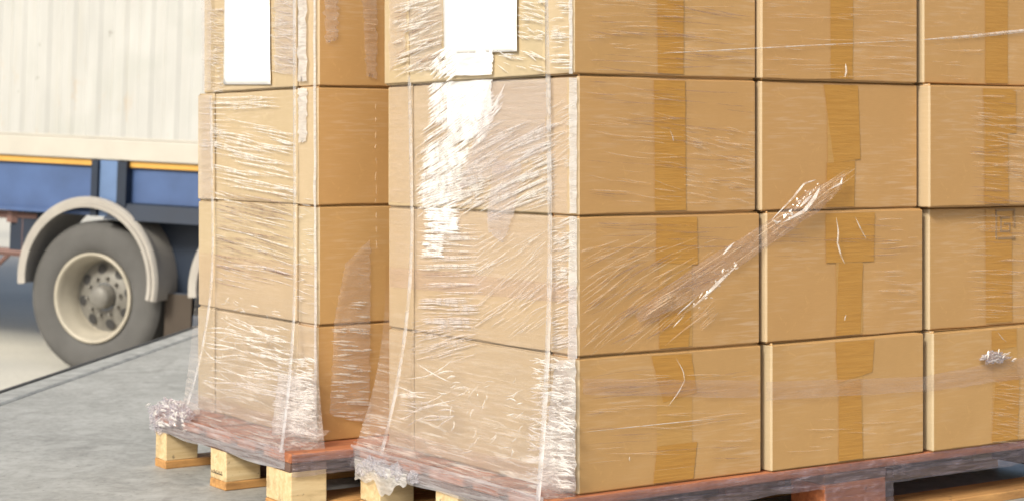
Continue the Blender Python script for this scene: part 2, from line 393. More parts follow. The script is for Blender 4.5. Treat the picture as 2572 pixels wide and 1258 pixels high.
def fender(cx, a0=-11, a1=186):
    R0 = .535
    def arc(r, y, a): return (cx - .005 + r * math.cos(a), y, RT + .12 + r * math.sin(a))
    prof = [(R0 - .062, -.07), (R0 - .032, -.078), (R0 - .03, -.066), (R0 - .005, -.07), (R0 + .008, -.05), (R0 + .008, -.03), (R0 - .006, -.015), (R0 - .006, .42), (R0 - .018, .42), (R0 - .018, -.03), (R0 - .062, -.055), (R0 - .062, -.07)]
    mb = MB(); n_ = 56; m = len(prof)
    for k in range(n_ + 1):
        a = R(a0 + (a1 - a0) * k / n_)
        for r, y in prof: mb.v.append(arc(r, y, a))
    for k in range(n_):
        for i in range(m - 1): a = k * m + i; mb.f.append((a, a + 1, a + m + 1, a + m))
    mb.f.append(tuple(range(m - 1))); mb.f.append(tuple(range(n_ * m, n_ * m + m - 1))[::-1])
    mb.build('wheel_arch', M['fender'], trail, smooth=False)
for cx in (0, 1.31):
    wheel_parts(cx); fender(cx)
mb = MB(); mb.box(.50, .70, .10, .12, .20, .56); mb.build('mud_flap', M['flap'], trail)
mb = MB(); mb.tube([(.55, .12, .56), (.80, .16, .56)], .010); mb.build('arch_bracket', M['navy'], trail)
mb = MB(); mb.tube([(0, .25, RT), (0, 2.2, RT)], .07, 16); mb.build('axle', M['navy'], trail)
mb = MB(); mb.tube([(1.31, .25, RT), (1.31, 2.2, RT)], .07, 16); mb.build('axle', M['navy'], trail)
for x_ in (0, 1.31):
    mb = MB(); mb.lathe([(.30, 0), (.48, -.01), (.5, .03), (.5, .25), (.48, .28), (.3, .27)], 64)
    o = mb.build('wheel', M['tyre'], trail, smooth=True); o.location = (x_, 2.1, RT)
# side guard frame left of the wheels
mb = MB()
for (a, b, t) in (((-4.5, .75), (-.52, .75), .028), ((-4.5, 1.0), (-.52, 1.0), .03), ((-.72, .95), (-.72, 1.1), .05), ((-.64, .62), (-.64, 1.12), .022), ((-1.02, .45), (-1.02, 1.10), .016), ((-1.02, .5), (-.7, .78), .016)):
    mb.tube([(a[0], .12, a[1]), (b[0], .12, b[1])], t, 6)
mb.build('side_guard', M['rail'], trail)
mb = MB(); mb.box(-.74, -.50, .10, .42, .76, 1.12); mb.build('light_box', M['navy'], trail, bevel=.01)

# ------------------------------------------------------------------ pallets
def pallet(O, lu, lv, u0, v0, label, bl, stamp):
    t = thing('wooden_pallet', (O + U * u0 + V * v0) * 1, label, 'pallet', ANG, 'wooden pallets under the wrapped boxes'); t.location.z = 0
    def bd(name, mat, *b):
        mb = MB(); mb.box(*b, jit=.0012); return mb.build(name, mat, t, bevel=.003)
    wd = [.145, .10, .145, .10, .145]; gap = (lv - sum(wd)) / 4; y = 0
    for k in range(5):
        bd('deck_board', M['wood_red'], 0, lu, y, y + wd[k], .122, .144); y += wd[k] + gap
    bw = [.10, .20 if lu > 1.5 else .145, .10]; us = [0, (lu - bw[1]) / 2, lu - .10]
    for k in range(3): bd('stringer_board', M['wood_dark'], us[k], us[k] + bw[k], .002, lv - .002, .100, .1215)
    vs = [0, lv / 2 - bl[1] / 2, lv - bl[2]]
    for k in range(3):
        for q in range(3):
            b = bd('block', M['wood_red'] if (lu > 1.5 and q == 1) else M['wood_pale'], us[q] + .002, us[q] + bw[q] - .002, vs[k] + .002, vs[k] + bl[k] - .002, .022, .0995)
            if stamp and k == 1 and q == 0:
                mb = MB(); yy = vs[1] + bl[1] - .012
                while yy > vs[1] + .02:
                    wch = random.uniform(.003, .007); hh = random.uniform(.006, .011)
                    mb.box(.0005, .0016, yy - wch, yy, .036, .036 + hh * .35); mb.box(.0005, .0016, yy - .0018, yy, .036, .036 + hh)
                    yy -= wch + .004
                mb.build('stamp', M['ink'], b)
    bd('light_stop_bearer', M['wood_dark'], .11, lu - .11, lv / 2 - .02, lv / 2 + .02, .0225, .0993)  # unseen board, added to stop light passing under the pallet
    for k in range(3): bd('bottom_board', M['wood_orange'], 0, lu, vs[k], vs[k] + bl[k], 0, .0215)
    if lu > 1.5: bd('light_stop_end', M['wood_dark'], lu - .022, lu - .001, .105, lv - .105, .0225, .0993)  # unseen closed end, added to keep lit floor from showing underneath
    return t
pallet(OB, 1.75, .80, -.088, -.012, 'long wooden pallet carrying the nearer stack, with pinkish film wrapped over its middle block', (.12, .10, .10), False)
pallet(OA, 1.2, .826, -.133, -.117, 'smaller wooden pallet with pale blocks carrying the stack nearer the truck', (.135, .10, .075), True)

# ------------------------------------------------------------------ cardboard boxes
ZL = [0, .2887, .5845, .8805, 1.1765]      # the layers' heights
def body_mesh(w, d, h, seed):
    """carton with rounded upright edges, a shallow dark groove where the top flaps fold, slightly wavy edges"""
    mb = MB(); r = .004; rng = random.Random(seed)
    def ring(ins):
        P = []; nx_, ny_ = max(3, int(w / .04)), max(3, int(d / .04)); q = r
        a, b = ins, ins
        for i in range(nx_ + 1): P.append((q + (w - 2 * q) * i / nx_, a))
        for i in range(ny_ + 1): P.append((w - a, q + (d - 2 * q) * i / ny_))
        for i in range(nx_ + 1): P.append((w - q - (w - 2 * q) * i / nx_, d - a))
        for i in range(ny_ + 1): P.append((a, d - q - (d - 2 * q) * i / ny_))
        return P
    rows = [(0, .006, 0), (.0018, .0055, 1), (.0035, .0007, 1), (.0055, 0, 1), (h * .25, 0, 0), (h * .5, 0, 0), (h * .75, 0, 0), (h - .0065, 0, 1), (h - .0045, .0008, 1), (h - .003, .006, 1), (h, .008, 0)]
    off = rng.uniform(0, 90); m = None
    for z, ins, nz in rows:
        P = ring(ins); m = len(P)
        for (x, y) in P:
            dz = noise.noise(Vector((x * 9 + off, y * 9, z * 3))) * .0018 * nz
            b = noise.noise(Vector((x * 5 + off, y * 5, z * 5 + 7))) * .0016
            inner = 0 < z < h
            ex = b * inner if 0.02 < x < w - .02 else 0; ey = b * inner if 0.02 < y < d - .02 else 0
            mb.v.append((x + (ey if x < .02 or x > w - .02 else 0) * .6, y + (ex if y < .02 or y > d - .02 else 0) * .6, z + dz))
    for k in range(len(rows) - 1):
        for i in range(m): a = k * m + i; b = k * m + (i + 1) % m; mb.f.append((a, b, b + m, a + m))
    mb.f.append(tuple(range(m))[::-1]); e = (len(rows) - 1) * m; mb.f.append(tuple(range(e, e + m)))
    return mb
LAST = [None]; BOX = {}
def carton(O, u, v, z, w, d, h, label, group, mat='card', tapes=(), seed=0, yaw=0):
    loc = O + U * u + V * v; loc.z = O.z + z
    t = thing('cardboard_box', loc, label, 'box', ANG + yaw, group); LAST[0] = t
    cb = body_mesh(w, d, h, seed).build('carton', [M[mat], M['card_side_lit']], t)
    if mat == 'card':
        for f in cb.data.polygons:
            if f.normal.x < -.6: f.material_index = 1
    for quad in tapes:      # photo pixels of the tape's corners, laid on this box's front panel
        mb = MB(); P = []
        for (x, y) in quad:
            uu, zz = on_right(O, x, y, -v); P.append((uu - u, zz - z))
        P = [(min(w - .004, max(.004, a)), min(h - .008, max(.0065, b))) for a, b in P]
        (a, b, c_, d_) = P   # top-left, top-right, bottom-right, bottom-left
        def fn(i, j):
            l = (a[0] + (d_[0] - a[0]) * j, a[1] + (d_[1] - a[1]) * j); r_ = (b[0] + (c_[0] - b[0]) * j, b[1] + (c_[1] - b[1]) * j)
            k_ = .0006 * math.sin(j * 23 + seed) * (1 if i in (0, 1) else 0)
            return (l[0] + (r_[0] - l[0]) * i + k_, -.0017 - .0003 * tapes.index(quad), l[1] + (r_[1] - l[1]) * i)
        mb.grid(fn, 4, 10); mb.build('tape', M['tape'], t)
    return t
UNDER = {0: ((1650, 1738), (2106, 2166), (2494, 2554)), 1: ((1655, 1738), (2100, 2166), (2476, 2540)), 2: ((1644, 1720), (2078, 2146), (2472, 2532)), 3: ((1652, 1716), (2086, 2142), (2474, 2530))}
def q(x0, x1, y0, y1): return ((x0, y0), (x1, y0), (x1, y1), (x0, y1))
# columns of the nearer stack's broad side, in photo pixels: seams and how far each box stands proud
colx = {0: (1455, 1917, 2325, 2685), 1: (1455, 1913, 2323, 2683), 2: (1453, 1903, 2309, 2672), 3: (1441, 1903, 2309, 2672)}
face0 = {(0, 0): 1455, (1, 0): 1455, (2, 0): 1453, (3, 0): 1441, (0, 1): 1937, (0, 2): 2343, (1, 1): 1924, (1, 2): 2333, (2, 1): 1911, (2, 2): 2334, (3, 1): 1912, (3, 2): 2319}
proud = {0: (0, .013, .019), 1: (0, .006, .006), 2: (0, .003, .030), 3: (0, .010, .011)}
tapes = {
 (0, 0): [((1635, 893), (1735, 888), (1750, 985), (1665, 1010)), ((1650, 1120), (1750, 1108), (1740, 1225), (1640, 1235))],
 (0, 1): [((2097, 850), (2195, 846), (2190, 933), (2103, 963)), ((2108, 966), (2160, 950), (2166, 1160), (2105, 1168))],
 (0, 2): [((2490, 818), (2552, 812), (2552, 870), (2490, 880)), ((2500, 950), (2560, 940), (2555, 1110), (2490, 1120))],
 (1, 0): [((1648, 540), (1750, 538), (1752, 664), (1646, 660)), ((1655, 780), (1735, 780), (1728, 876), (1655, 880))],
 (1, 1): [((2072, 528), (2196, 527), (2194, 656), (2074, 660)), ((2106, 660), (2166, 660), (2160, 838), (2098, 843))],
 (1, 2): [((2474, 520), (2540, 520), (2542, 806), (2476, 810))],
 (2, 0): [((1642, 190), (1720, 192), (1722, 528), (1645, 530))],
 (2, 1): [((2068, 208), (2154, 211), (2160, 400), (2094, 410)), ((2076, 410), (2146, 405), (2144, 520), (2074, 521))],
 (2, 2): [((2468, 217), (2550, 219), (2552, 335), (2474, 340)), ((2474, 342), (2530, 340), (2532, 516), (2472, 518))],
 (3, 0): [((1648, -170), (1716, -165), (1716, 188), (1652, 187))],
 (3, 1): [((2084, -140), (2142, -140), (2140, 206), (2086, 204))],
 (3, 2): [((2474, -120), (2530, -120), (2530, 216), (2474, 216))]}
ROW = ['bottom', 'second', 'third', 'top']
for L_ in range(4):
    BH = ZL[L_ + 1] - ZL[L_]
    for c_ in range(3):
        v = -proud[L_][c_]; ua = on_right(OB, face0[(L_, c_)], 600, -v)[0]; ub = on_right(OB, colx[L_][c_ + 1] - 4, 600, -v)[0]
        if c_ == 0: ua = -.0 if L_ < 3 else -.012
        where = ('at the corner end', 'in the middle', 'at the far right')[c_]
        carton(OB, ua, v, ZL[L_], ub - ua, .104 - v, BH, '%s-layer taped box %s of the nearer stack\'s broad side' % (ROW[L_], where), 'taped boxes along the nearer stack\'s broad side',
               'card', [tuple(t) for t in tapes[(L_, c_)]], L_ * 5 + c_)
        bx = LAST[0]; BOX[(L_, c_)] = (bx, ua, v, ZL[L_])
        x0_, x1_ = UNDER[L_][c_]; a_ = on_right(OB, x0_, 600, -v)[0] - ua; b_ = on_right(OB, x1_, 600, -v)[0] - ua
        mb = MB(); mb.grid(lambda i, j: (a_ + (b_ - a_) * i + .0008 * math.sin(j * 9 + L_) , -.0012, BH - .0085 - (BH - .016) * j), 4, 8); mb.build('tape', M['tape_old'], bx)
for L_ in range(4):
    BH = ZL[L_ + 1] - ZL[L_]
    o = (0, .0, -.002, -.013)[L_]
    carton(OB, o + .001, .109, ZL[L_], .76, .568, BH, '%s-layer wide box of the nearer stack\'s narrow side, facing left' % ROW[L_], 'wide side boxes of the nearer stack', 'card_lit', (), 40 + L_)
    carton(OB, .765, .109, ZL[L_], .76, .568, BH, '%s-layer wide box enclosed in the middle of the nearer stack' % ROW[L_], 'enclosed boxes of the nearer stack', 'card_lit', (), 140 + L_)
    carton(OB, o, .682, ZL[L_], .51, .116, BH, '%s-layer slim box at the rear edge of the nearer stack, beside the other stack' % ROW[L_], 'slim rear boxes of the nearer stack', 'card_lit', (), 50 + L_)
    carton(OA, .003 * (L_ % 2), 0, ZL[L_], .512, .110, BH, '%s-layer corner box of the stack nearer the truck' % ROW[L_], 'corner boxes of the stack nearer the truck', 'card', (), 60 + L_)
    carton(OA, .517 + .003 * (L_ % 2), 0, ZL[L_], .50, .110, BH, '%s-layer box hidden behind the nearer stack' % ROW[L_], 'boxes hidden behind the nearer stack', 'card', (), 90 + L_)
    carton(OA, .004 * (1 - L_ % 2), .116, ZL[L_], .76, .494, BH, '%s-layer wide box on the left side of the stack nearer the truck' % ROW[L_], 'wide side boxes of the stack nearer the truck', 'card_lit', (), 70 + L_)
    carton(OA, (.0, .002, 0, .012)[L_], .615, ZL[L_], .5, .106 if L_ < 3 else .09, BH, '%s-layer slim box at the rear left edge of the stack nearer the truck' % ROW[L_], 'slim rear boxes of the stack nearer the truck', 'card_lit', (), 80 + L_)

# ------------------------------------------------------------------ paper sheets
def sheet(O, px, label, off=.004, curl=.006):
    P = [on_left(O, x, y, off) for x, y in px]
    mb = MB()
    def fn(i, j):
        l = [P[0][k] + (P[3][k] - P[0][k]) * j for k in (0, 1)]; r_ = [P[1][k] + (P[2][k] - P[1][k]) * j for k in (0, 1)]
        p = [l[k] + (r_[k] - l[k]) * i for k in (0, 1)]
        return (-off - curl * (.3 + .5 * noise.noise(Vector((i * 2, j * 3, 0)))) * (i * .6 + .2), p[0], p[1])
    mb.grid(fn, 14, 20)
    o = mb.build('paper_sheet', M['paper'], smooth=True); o.location = O; o.rotation_euler = (0, 0, ANG)
    s = o.modifiers.new('thick', 'SOLIDIFY'); s.thickness = .0004
    return tag(o, label, 'paper', 'blank paper sheets under the film')
sheet(OA, ((566, -150), (676, -150), (681, 213), (562, 213)), 'narrow white paper sheet on the top box of the stack nearer the truck')
sheet(OB, ((1112, -160), (1298, -160), (1300, 130), (1116, 136)), 'wide white paper sheet on the top box of the nearer stack', off=.019)

# ------------------------------------------------------------------ stretch film
def fold_strip(mb, P, wid, lift, nrm_axis, base_off):
    """one crease: a lens-shaped ridge; P = list of (a, z) on the face"""
    n_ = len(P); o = len(mb.v)
    for i, (a, z) in enumerate(P):
        p0 = P[max(0, i - 1)]; p1 = P[min(n_ - 1, i + 1)]
        dx, dz = p1[0] - p0[0], p1[1] - p0[1]; L_ = math.hypot(dx, dz) or 1
        k = math.sin(math.pi * i / (n_ - 1)) ** .7 * wid / 2 + .00005
        nx_, nz_ = -dz / L_ * k, dx / L_ * k
        for s, l in ((-1, 0), (0, lift * k), (1, 0)):
            if nrm_axis == 'u': mb.v.append((-base_off - l * .5, a + nx_ * s, z + nz_ * s))
            else: mb.v.append((a + nx_ * s, -base_off - l * .6, z + nz_ * s))
    for i in range(n_ - 1):
        for s in (0, 1): a = o + i * 3 + s; mb.f.append((a, a + 1, a + 4, a + 3))
def folds(mb, O, face, poly, ang, count, length, width, jitter=6, off=.004, lift=1.2, wob=.12, fan=None):
    """creases scattered over a patch of a face; poly = x0,x1,y0,y1 in photo pixels, ang degrees below horizontal"""
    f = on_left if face == 'u' else on_right
    x0, x1, y0, y1 = poly
    for _ in range(count):
        cx, cy = random.uniform(x0, x1), random.uniform(y0, y1)
        L_ = random.uniform(*length) * random.choice((.5, .8, 1, 1.2))
        a = R((fan(cx, cy) if fan else ang) + random.gauss(0, jitter)); bend = random.uniform(-wob, wob)
        P = []; n_ = 9
        for i in range(n_):
            t = (i / (n_ - 1) - .5) * L_; aa = a + bend * (i / (n_ - 1) - .5)
            x, y = cx + math.cos(aa) * t, cy + math.sin(aa) * t + random.uniform(-.5, .5)
            if not (x0 - 8 <= x <= x1 + 8): continue
            P.append(f(O, x, y, off))
        if len(P) > 3:
            fold_strip(mb, P, random.uniform(*width), lift, face, off + random.uniform(0, .0012))
def path(mb, O, face, pts, wid, off=.005, lift=1.0, n_=14):
    """one crease drawn along photo pixels"""
    f = on_left if face == 'u' else on_right
    P = []
    for i in range(n_ + 1):
        t = i / n_ * (len(pts) - 1); k = min(int(t), len(pts) - 2); s = t - k
        P.append(f(O, pts[k][0] + (pts[k + 1][0] - pts[k][0]) * s, pts[k][1] + (pts[k + 1][1] - pts[k][1]) * s, off))
    fold_strip(mb, P, wid, lift, face, off)
def patch(mb, O, face, pts, off=.006, rag=5, n_=10):
    """a piece of film with ragged edges over a face; pts four photo corners"""
    f = on_left if face == 'u' else on_right
    def fn(i, j):
        x = (pts[0][0] * (1 - i) + pts[1][0] * i) * (1 - j) + (pts[3][0] * (1 - i) + pts[2][0] * i) * j
        y = (pts[0][1] * (1 - i) + pts[1][1] * i) * (1 - j) + (pts[3][1] * (1 - i) + pts[2][1] * i) * j
        e = 1 if (i in (0, 1) or j in (0, 1)) else .2
        x += noise.noise(Vector((i * 9, j * 17, pts[0][0]))) * rag * 2 * e; y += noise.noise(Vector((i * 13, j * 9, pts[0][1]))) * rag * e
        a, z = f(O, x, y, off); l = off + .002 * noise.noise(Vector((a * 60, z * 60, 3)))
        return (-l, a, z) if face == 'u' else (a, -l, z)
    p = MB(); p.grid(fn, n_, n_ * 2); mb.pieces.append(p)
def crumple(mb, c, size, seed, n_=26, rough=.5):
    """a balled-up scrap of film: a small closed blob with sharp random creases"""
    c = Vector(c); rng = Vector((seed * 3.1, seed * 1.7, seed * .9))
    def fn(i, j):
        th, ph = i * 2 * math.pi, (j * .98 + .01) * math.pi
        d = Vector((math.cos(th) * math.sin(ph), math.sin(th) * math.sin(ph), math.cos(ph)))
        k = 1 + rough * noise.noise(d * 2.2 + rng) * 1.6 + rough * .9 * abs(noise.noise(d * 5 + rng)) + rough * .2 * noise.noise(d * 11 + rng)
        return c + Vector((d.x * size[0], d.y * size[1], d.z * size[2])) * k
    p = MB(); p.grid(fn, n_, n_); mb.pieces.append(p)

def skirt(O, film_t, prof, vs_top, vs_bot, du, zh, z_low, powr=1.7, amp=.006, seed=1):
    """film stretched from the boxes' side out to the pallet's edge, then down over the boards. v runs from near corner to rear"""
    NU, NV = 200, 110
    def fn(i, j):
        # piecewise map of i through the control columns
        k = min(int(i * (len(vs_top) - 1)), len(vs_top) - 2); s = i * (len(vs_top) - 1) - k
        vt = vs_top[k] + (vs_top[k + 1] - vs_top[k]) * s; vb = vs_bot[k] + (vs_bot[k + 1] - vs_bot[k]) * s
        d0 = du[k] + (du[k + 1] - du[k]) * s
        z = zh * (1 - j); g = j ** powr; v = vt + (vb - vt) * g; u = -.006 - d0 * g
        a = amp * (.12 + j)
        wv = noise.noise(Vector((v * 6 + seed, z * 55 + v * 14, seed))) * a + noise.noise(Vector((v * 22, z * 90, seed + 4))) * a * .5
        cr = abs(noise.noise(Vector((v * 14 + seed, z * 20, 9)))) * a * .8 * j
        edge = min(1, j * 6)
        u -= (abs(wv) + cr) * edge * (1 if i > .02 else 0)
        return (u, v, z + wv * .4 * edge)
    mb = MB(); mb.grid(fn, NU, NV); mb.build('skirt', M['film_skirt'], film_t, smooth=True)
    ue = max(du); v0, v1 = vs_bot[0] - .002, vs_top[-1] + .02
    def fd(i, j):
        v = v0 + (v1 - v0) * i; u = -.008 - (ue - .006) * j
        z = .005 + .034 * (1 - j) ** 2 + .012 * abs(noise.noise(Vector((v * 3 + seed, u * 60, seed)))) + .006 * abs(noise.noise(Vector((v * 7, u * 140, seed + 2))))
        return (u, v, z)
    mb = MB(); mb.grid(fd, 200, 24); mb.build('deck_film', M['film_deck'], film_t, smooth=True)
    def fb(i, j):
        v = v0 + (v1 - v0) * i; w_ = .004 * abs(noise.noise(Vector((v * 4, j * 6, seed)))) + .002 * abs(noise.noise(Vector((v * 10, j * 14, seed))))
        zl = z_low * (1 + .30 * noise.noise(Vector((v * 5, seed, 2))))
        return (-ue - .006 - w_, v, .008 - (zl + .008) * j)
    mb = MB(); mb.grid(fb, 200, 20); mb.build('pallet_wrap', M['film_band'], film_t, smooth=True)

def lz(O, x, y, off=.006): return on_left(O, x, y, off)

# ---- nearer stack
fB = thing('stretch_film', OB, 'clear crinkled stretch film wrapped round the nearer stack, twisted across its broad side', 'film', ANG, 'stretch film round the pallet loads')
skirt(OB, fB, None, (0, .108, .40, .680, .80), (-.004, .012, .30, .70, .80), (.004, .084, .086, .086, .086), .44, .045, powr=2.3, amp=.004)
mb = MB()

folds(mb, OB, 'u', (1045, 1400, 320, 515), -28, 187, (70, 220), (0.0012, 0.0058), 4, fan=lambda x, y: -36 + (x - 1050) * .045)
folds(mb, OB, 'u', (1060, 1220, 420, 515), -14, 78, (60, 140), (0.0018, 0.0061), 5)
folds(mb, OB, 'u', (1050, 1210, 560, 830), 0, 78, (120, 240), (0.0012, 0.0048), 2)
folds(mb, OB, 'u', (1190, 1372, 590, 830), -36, 102, (40, 130), (0.0006, 0.0022), 6)
folds(mb, OB, 'u', (1030, 1200, 810, 900), -14, 57, (60, 150), (0.0009, 0.0027), 6)
folds(mb, OB, 'u', (1388, 1444, 545, 890), -18, 153, (30, 60), (0.0009, 0.0031), 8)
folds(mb, OB, 'u', (990, 1108, 0, 178), -20, 70, (50, 120), (.002, .0055), 7, off=.019)
folds(mb, OB, 'u', (1250, 1372, 135, 180), 16, 14, (40, 90), (.0015, .004), 10, off=.019)
folds(mb, OB, 'u', (1304, 1366, 0, 100), 12, 40, (20, 60), (.0015, .004), 14, off=.019)
folds(mb, OB, 'u', (1386, 1430, 0, 175), -2, 44, (35, 50), (.0015, .004), 4, off=.019)
folds(mb, OB, 'u', (1388, 1440, 260, 420), -25, 40, (40, 60), (0.0006, 0.0020), 6)
mb.build('crease', M['fold'], fB)
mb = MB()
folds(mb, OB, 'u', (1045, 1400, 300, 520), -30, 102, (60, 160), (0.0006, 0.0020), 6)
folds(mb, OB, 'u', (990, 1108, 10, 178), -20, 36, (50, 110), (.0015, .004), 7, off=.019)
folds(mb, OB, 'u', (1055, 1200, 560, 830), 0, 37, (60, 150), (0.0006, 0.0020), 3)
mb.build('painted_shade_crease', M['fold_dark'], fB)
mb = MB()   # creases riding on the skirt
for (poly, a_, cnt, ln, wd_, of0) in (((1000, 1140, 930, 1075), -3, 26, (60, 140), (.002, .006), .03), ((1335, 1440, 900, 1080), 5, 130, (25, 70), (.002, .005), .012),
                                  ((1325, 1440, 1060, 1225), 8, 130, (25, 80), (.002, .006), .03), ((1130, 1310, 950, 1140), -40, 34, (12, 50), (.0015, .004), .05)):
    folds(mb, OB, 'u', poly, a_, cnt, ln, wd_, 12 if a_ != -40 else 35, off=of0 + .012, wob=.8)
mb.build('crease', M['fold'], fB)
mb = MB()  # glare reflection painted as white patches, then white creases
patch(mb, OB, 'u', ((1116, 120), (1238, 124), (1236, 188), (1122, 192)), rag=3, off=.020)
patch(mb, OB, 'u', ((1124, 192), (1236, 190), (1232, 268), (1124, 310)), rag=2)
mb.build('painted_glare_patch', M['film_glare'], fB, smooth=True)
mb = MB()
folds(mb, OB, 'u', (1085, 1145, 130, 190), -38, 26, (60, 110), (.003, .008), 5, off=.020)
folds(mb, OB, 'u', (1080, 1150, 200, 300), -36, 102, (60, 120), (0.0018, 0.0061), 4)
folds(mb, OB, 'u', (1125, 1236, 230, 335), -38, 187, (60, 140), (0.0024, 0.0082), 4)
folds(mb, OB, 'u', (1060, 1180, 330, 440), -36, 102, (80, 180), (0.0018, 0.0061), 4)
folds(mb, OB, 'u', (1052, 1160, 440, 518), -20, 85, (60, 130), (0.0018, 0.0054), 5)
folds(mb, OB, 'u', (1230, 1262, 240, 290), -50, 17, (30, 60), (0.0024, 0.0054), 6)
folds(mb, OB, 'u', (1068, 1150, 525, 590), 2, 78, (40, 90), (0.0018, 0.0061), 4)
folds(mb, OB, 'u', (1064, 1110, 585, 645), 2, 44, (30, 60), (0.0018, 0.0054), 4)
mb.build('painted_glare_crease', M['fold_glare'], fB)
mb = MB()  # soft gloss of the film, painted as pale patches
patch(mb, OB, 'u', ((1240, 400), (1312, 412), (1292, 530), (1222, 560)), rag=3)
patch(mb, OB, 'u', ((1222, 520), (1294, 530), (1262, 610), (1225, 580)), rag=3, off=.0065)
patch(mb, OB, 'u', ((1230, 205), (1372, 200), (1370, 380), (1150, 480)), rag=4, off=.007)
patch(mb, OB, 'u', ((980, -150), (1024, -150), (1018, 130), (977, 180)), rag=4, off=.018)
patch(mb, OB, 'u', ((1020, -150), (1112, -150), (1110, 176), (1030, 176)), rag=3, off=.0175)
mb.build('film_layer', M['film_soft'], fB, smooth=True)
mb = MB()
patch(mb, OB, 'u', ((978, 206), (1424, 196), (1424, 536), (978, 508)), rag=1, off=.0045, n_=24)
patch(mb, OB, 'u', ((978, 516), (1424, 545), (1424, 760), (978, 720)), rag=1, off=.0045, n_=24)
patch(mb, OA, 'u', ((500, 236), (744, 226), (744, 512), (500, 498)), rag=1, off=.0045, n_=24) if 0 else None
mb.build('film_layer', M['film_faint'], fB, smooth=True)
mb = MB()   # doubled film along the corner, its corner highlight painted in as a bright strip
patch(mb, OB, 'u', ((1428, -160), (1437, -160), (1438, 186), (1430, 186)), rag=1, off=.016)
patch(mb, OB, 'u', ((1429, 196), (1449, 196), (1448, 536), (1430, 536)), rag=1, off=.005)
patch(mb, OB, 'u', ((1430, 545), (1449, 545), (1449, 900), (1426, 900)), rag=2, off=.005)
patch(mb, OB, 'u', ((1397, 905), (1446, 900), (1445, 1232), (1350, 1235)), rag=4, off=.010)
mb.build('corner_strip', M['film_corner'], fB, smooth=True)
def pleat(film_t, O, top, bot, foot, wid, back=False):
    """folded film edge: straight down the box side, then out to the pallet's edge (foot = (u, v, z))"""
    P = [(-.007, *on_left(O, *top, .007)), (-.008, *on_left(O, top[0] * .5 + bot[0] * .5, top[1] * .5 + bot[1] * .5, .008)), (-.010, *on_left(O, *bot, .010))]
    b = Vector(P[-1]); f_ = Vector(foot)
    for k in range(1, 15):
        t = k / 14; g = t ** 2.1
        P.append((b.x + (f_.x - b.x) * g, b.y + (f_.y - b.y) * g ** 1.0, b.z + (f_.z - b.z) * t))
    mb = MB(); o = 0
    for i, p in enumerate(P):
        wv = wid * (1 + .35 * noise.noise(Vector((i * .9, wid * 900, 3))))
        for s, l in ((-1, 0), (-.5, .003), (.5, .003), (1, 0)): mb.v.append((p[0] - l - .003, p[1] + s * wv / 2, p[2]))
    for i in range(len(P) - 1):
        for s in range(3): a = i * 4 + s; mb.f.append((a, a + 1, a + 5, a + 4))
    mb.build('pleat', M['pleat'], film_t, smooth=True)
pleat(fB, OB, (1375, -160), (1384, 560), (-.092, .010, -.0), .017)
pleat(fB, OB, (1031, 190), (1038, 540), (-.092, .668, .0), .014)
mb = MB()   # broad side: faint stretch marks
R_ = lambda *a, **k: folds(mb, OB, 'v', *a, off=.034, lift=.6, **k)
for c_ in range(1):
    folds(mb, OB, 'v', (1480, 1890, 0, 175), 2, 46, (60, 190), (.0012, .0036), 2.5, off=.004, lift=.7)
    folds(mb, OB, 'v', (1720, 1895, 320, 515), 8, 60, (30, 110), (.0014, .0042), 4, off=.004, lift=.7)
    folds(mb, OB, 'v', (1470, 1720, 220, 520), 6, 44, (50, 150), (.001, .003), 4, off=.004, lift=.7)
    folds(mb, OB, 'v', (1920, 2300, 0, 195), 2, 46, (60, 170), (.001, .003), 2.5, off=.015, lift=.7)
    folds(mb, OB, 'v', (2200, 2300, 545, 800), 0, 26, (60, 100), (.0012, .004), 2, off=.011, lift=.7)
    folds(mb, OB, 'v', (2440, 2600, 230, 480), 5, 60, (50, 120), (.0016, .0048), 4, off=.035, lift=.7)
    folds(mb, OB, 'v', (2430, 2600, 530, 800), 1, 50, (50, 140), (.001, .003), 3, off=.012, lift=.7)
    folds(mb, OB, 'v', (2490, 2600, 940, 1110), 8, 40, (50, 120), (.001, .003), 5, off=.024, lift=.7)
    folds(mb, OB, 'v', (1470, 1895, 930, 1180), -3, 26, (60, 200), (.001, .003), 3, off=.004, lift=.7)
    folds(mb, OB, 'v', (1460, 1800, 600, 850), -26, 90, (60, 190), (.0012, .004), 4, off=.004, lift=.7, fan=lambda x, y: -12 - max(0, min(28, (y - 560) * .14)))
    folds(mb, OB, 'v', (2345, 2470, 30, 200), 0, 16, (40, 90), (.001, .003), 3, off=.016, lift=.7)
    folds(mb, OB, 'v', (1930, 2300, 1000, 1140), -3, 10, (60, 150), (.001, .003), 3, off=.016, lift=.7)
mb.build('crease', M['fold_soft'], fB)
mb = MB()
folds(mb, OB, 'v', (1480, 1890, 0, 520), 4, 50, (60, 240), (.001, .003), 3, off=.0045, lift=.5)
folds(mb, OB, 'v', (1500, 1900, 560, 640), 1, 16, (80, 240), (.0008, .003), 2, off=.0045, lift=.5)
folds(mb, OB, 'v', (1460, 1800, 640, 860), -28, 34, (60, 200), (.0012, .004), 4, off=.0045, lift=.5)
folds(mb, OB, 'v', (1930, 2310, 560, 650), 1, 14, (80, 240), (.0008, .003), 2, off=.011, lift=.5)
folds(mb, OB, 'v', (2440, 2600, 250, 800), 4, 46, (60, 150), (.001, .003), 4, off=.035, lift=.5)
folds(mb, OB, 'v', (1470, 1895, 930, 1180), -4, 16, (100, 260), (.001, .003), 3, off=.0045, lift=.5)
mb.build('painted_shade_crease', M['fold_dark'], fB)
mb = MB()   # threads on the broad side, and bright glints painted as white slivers
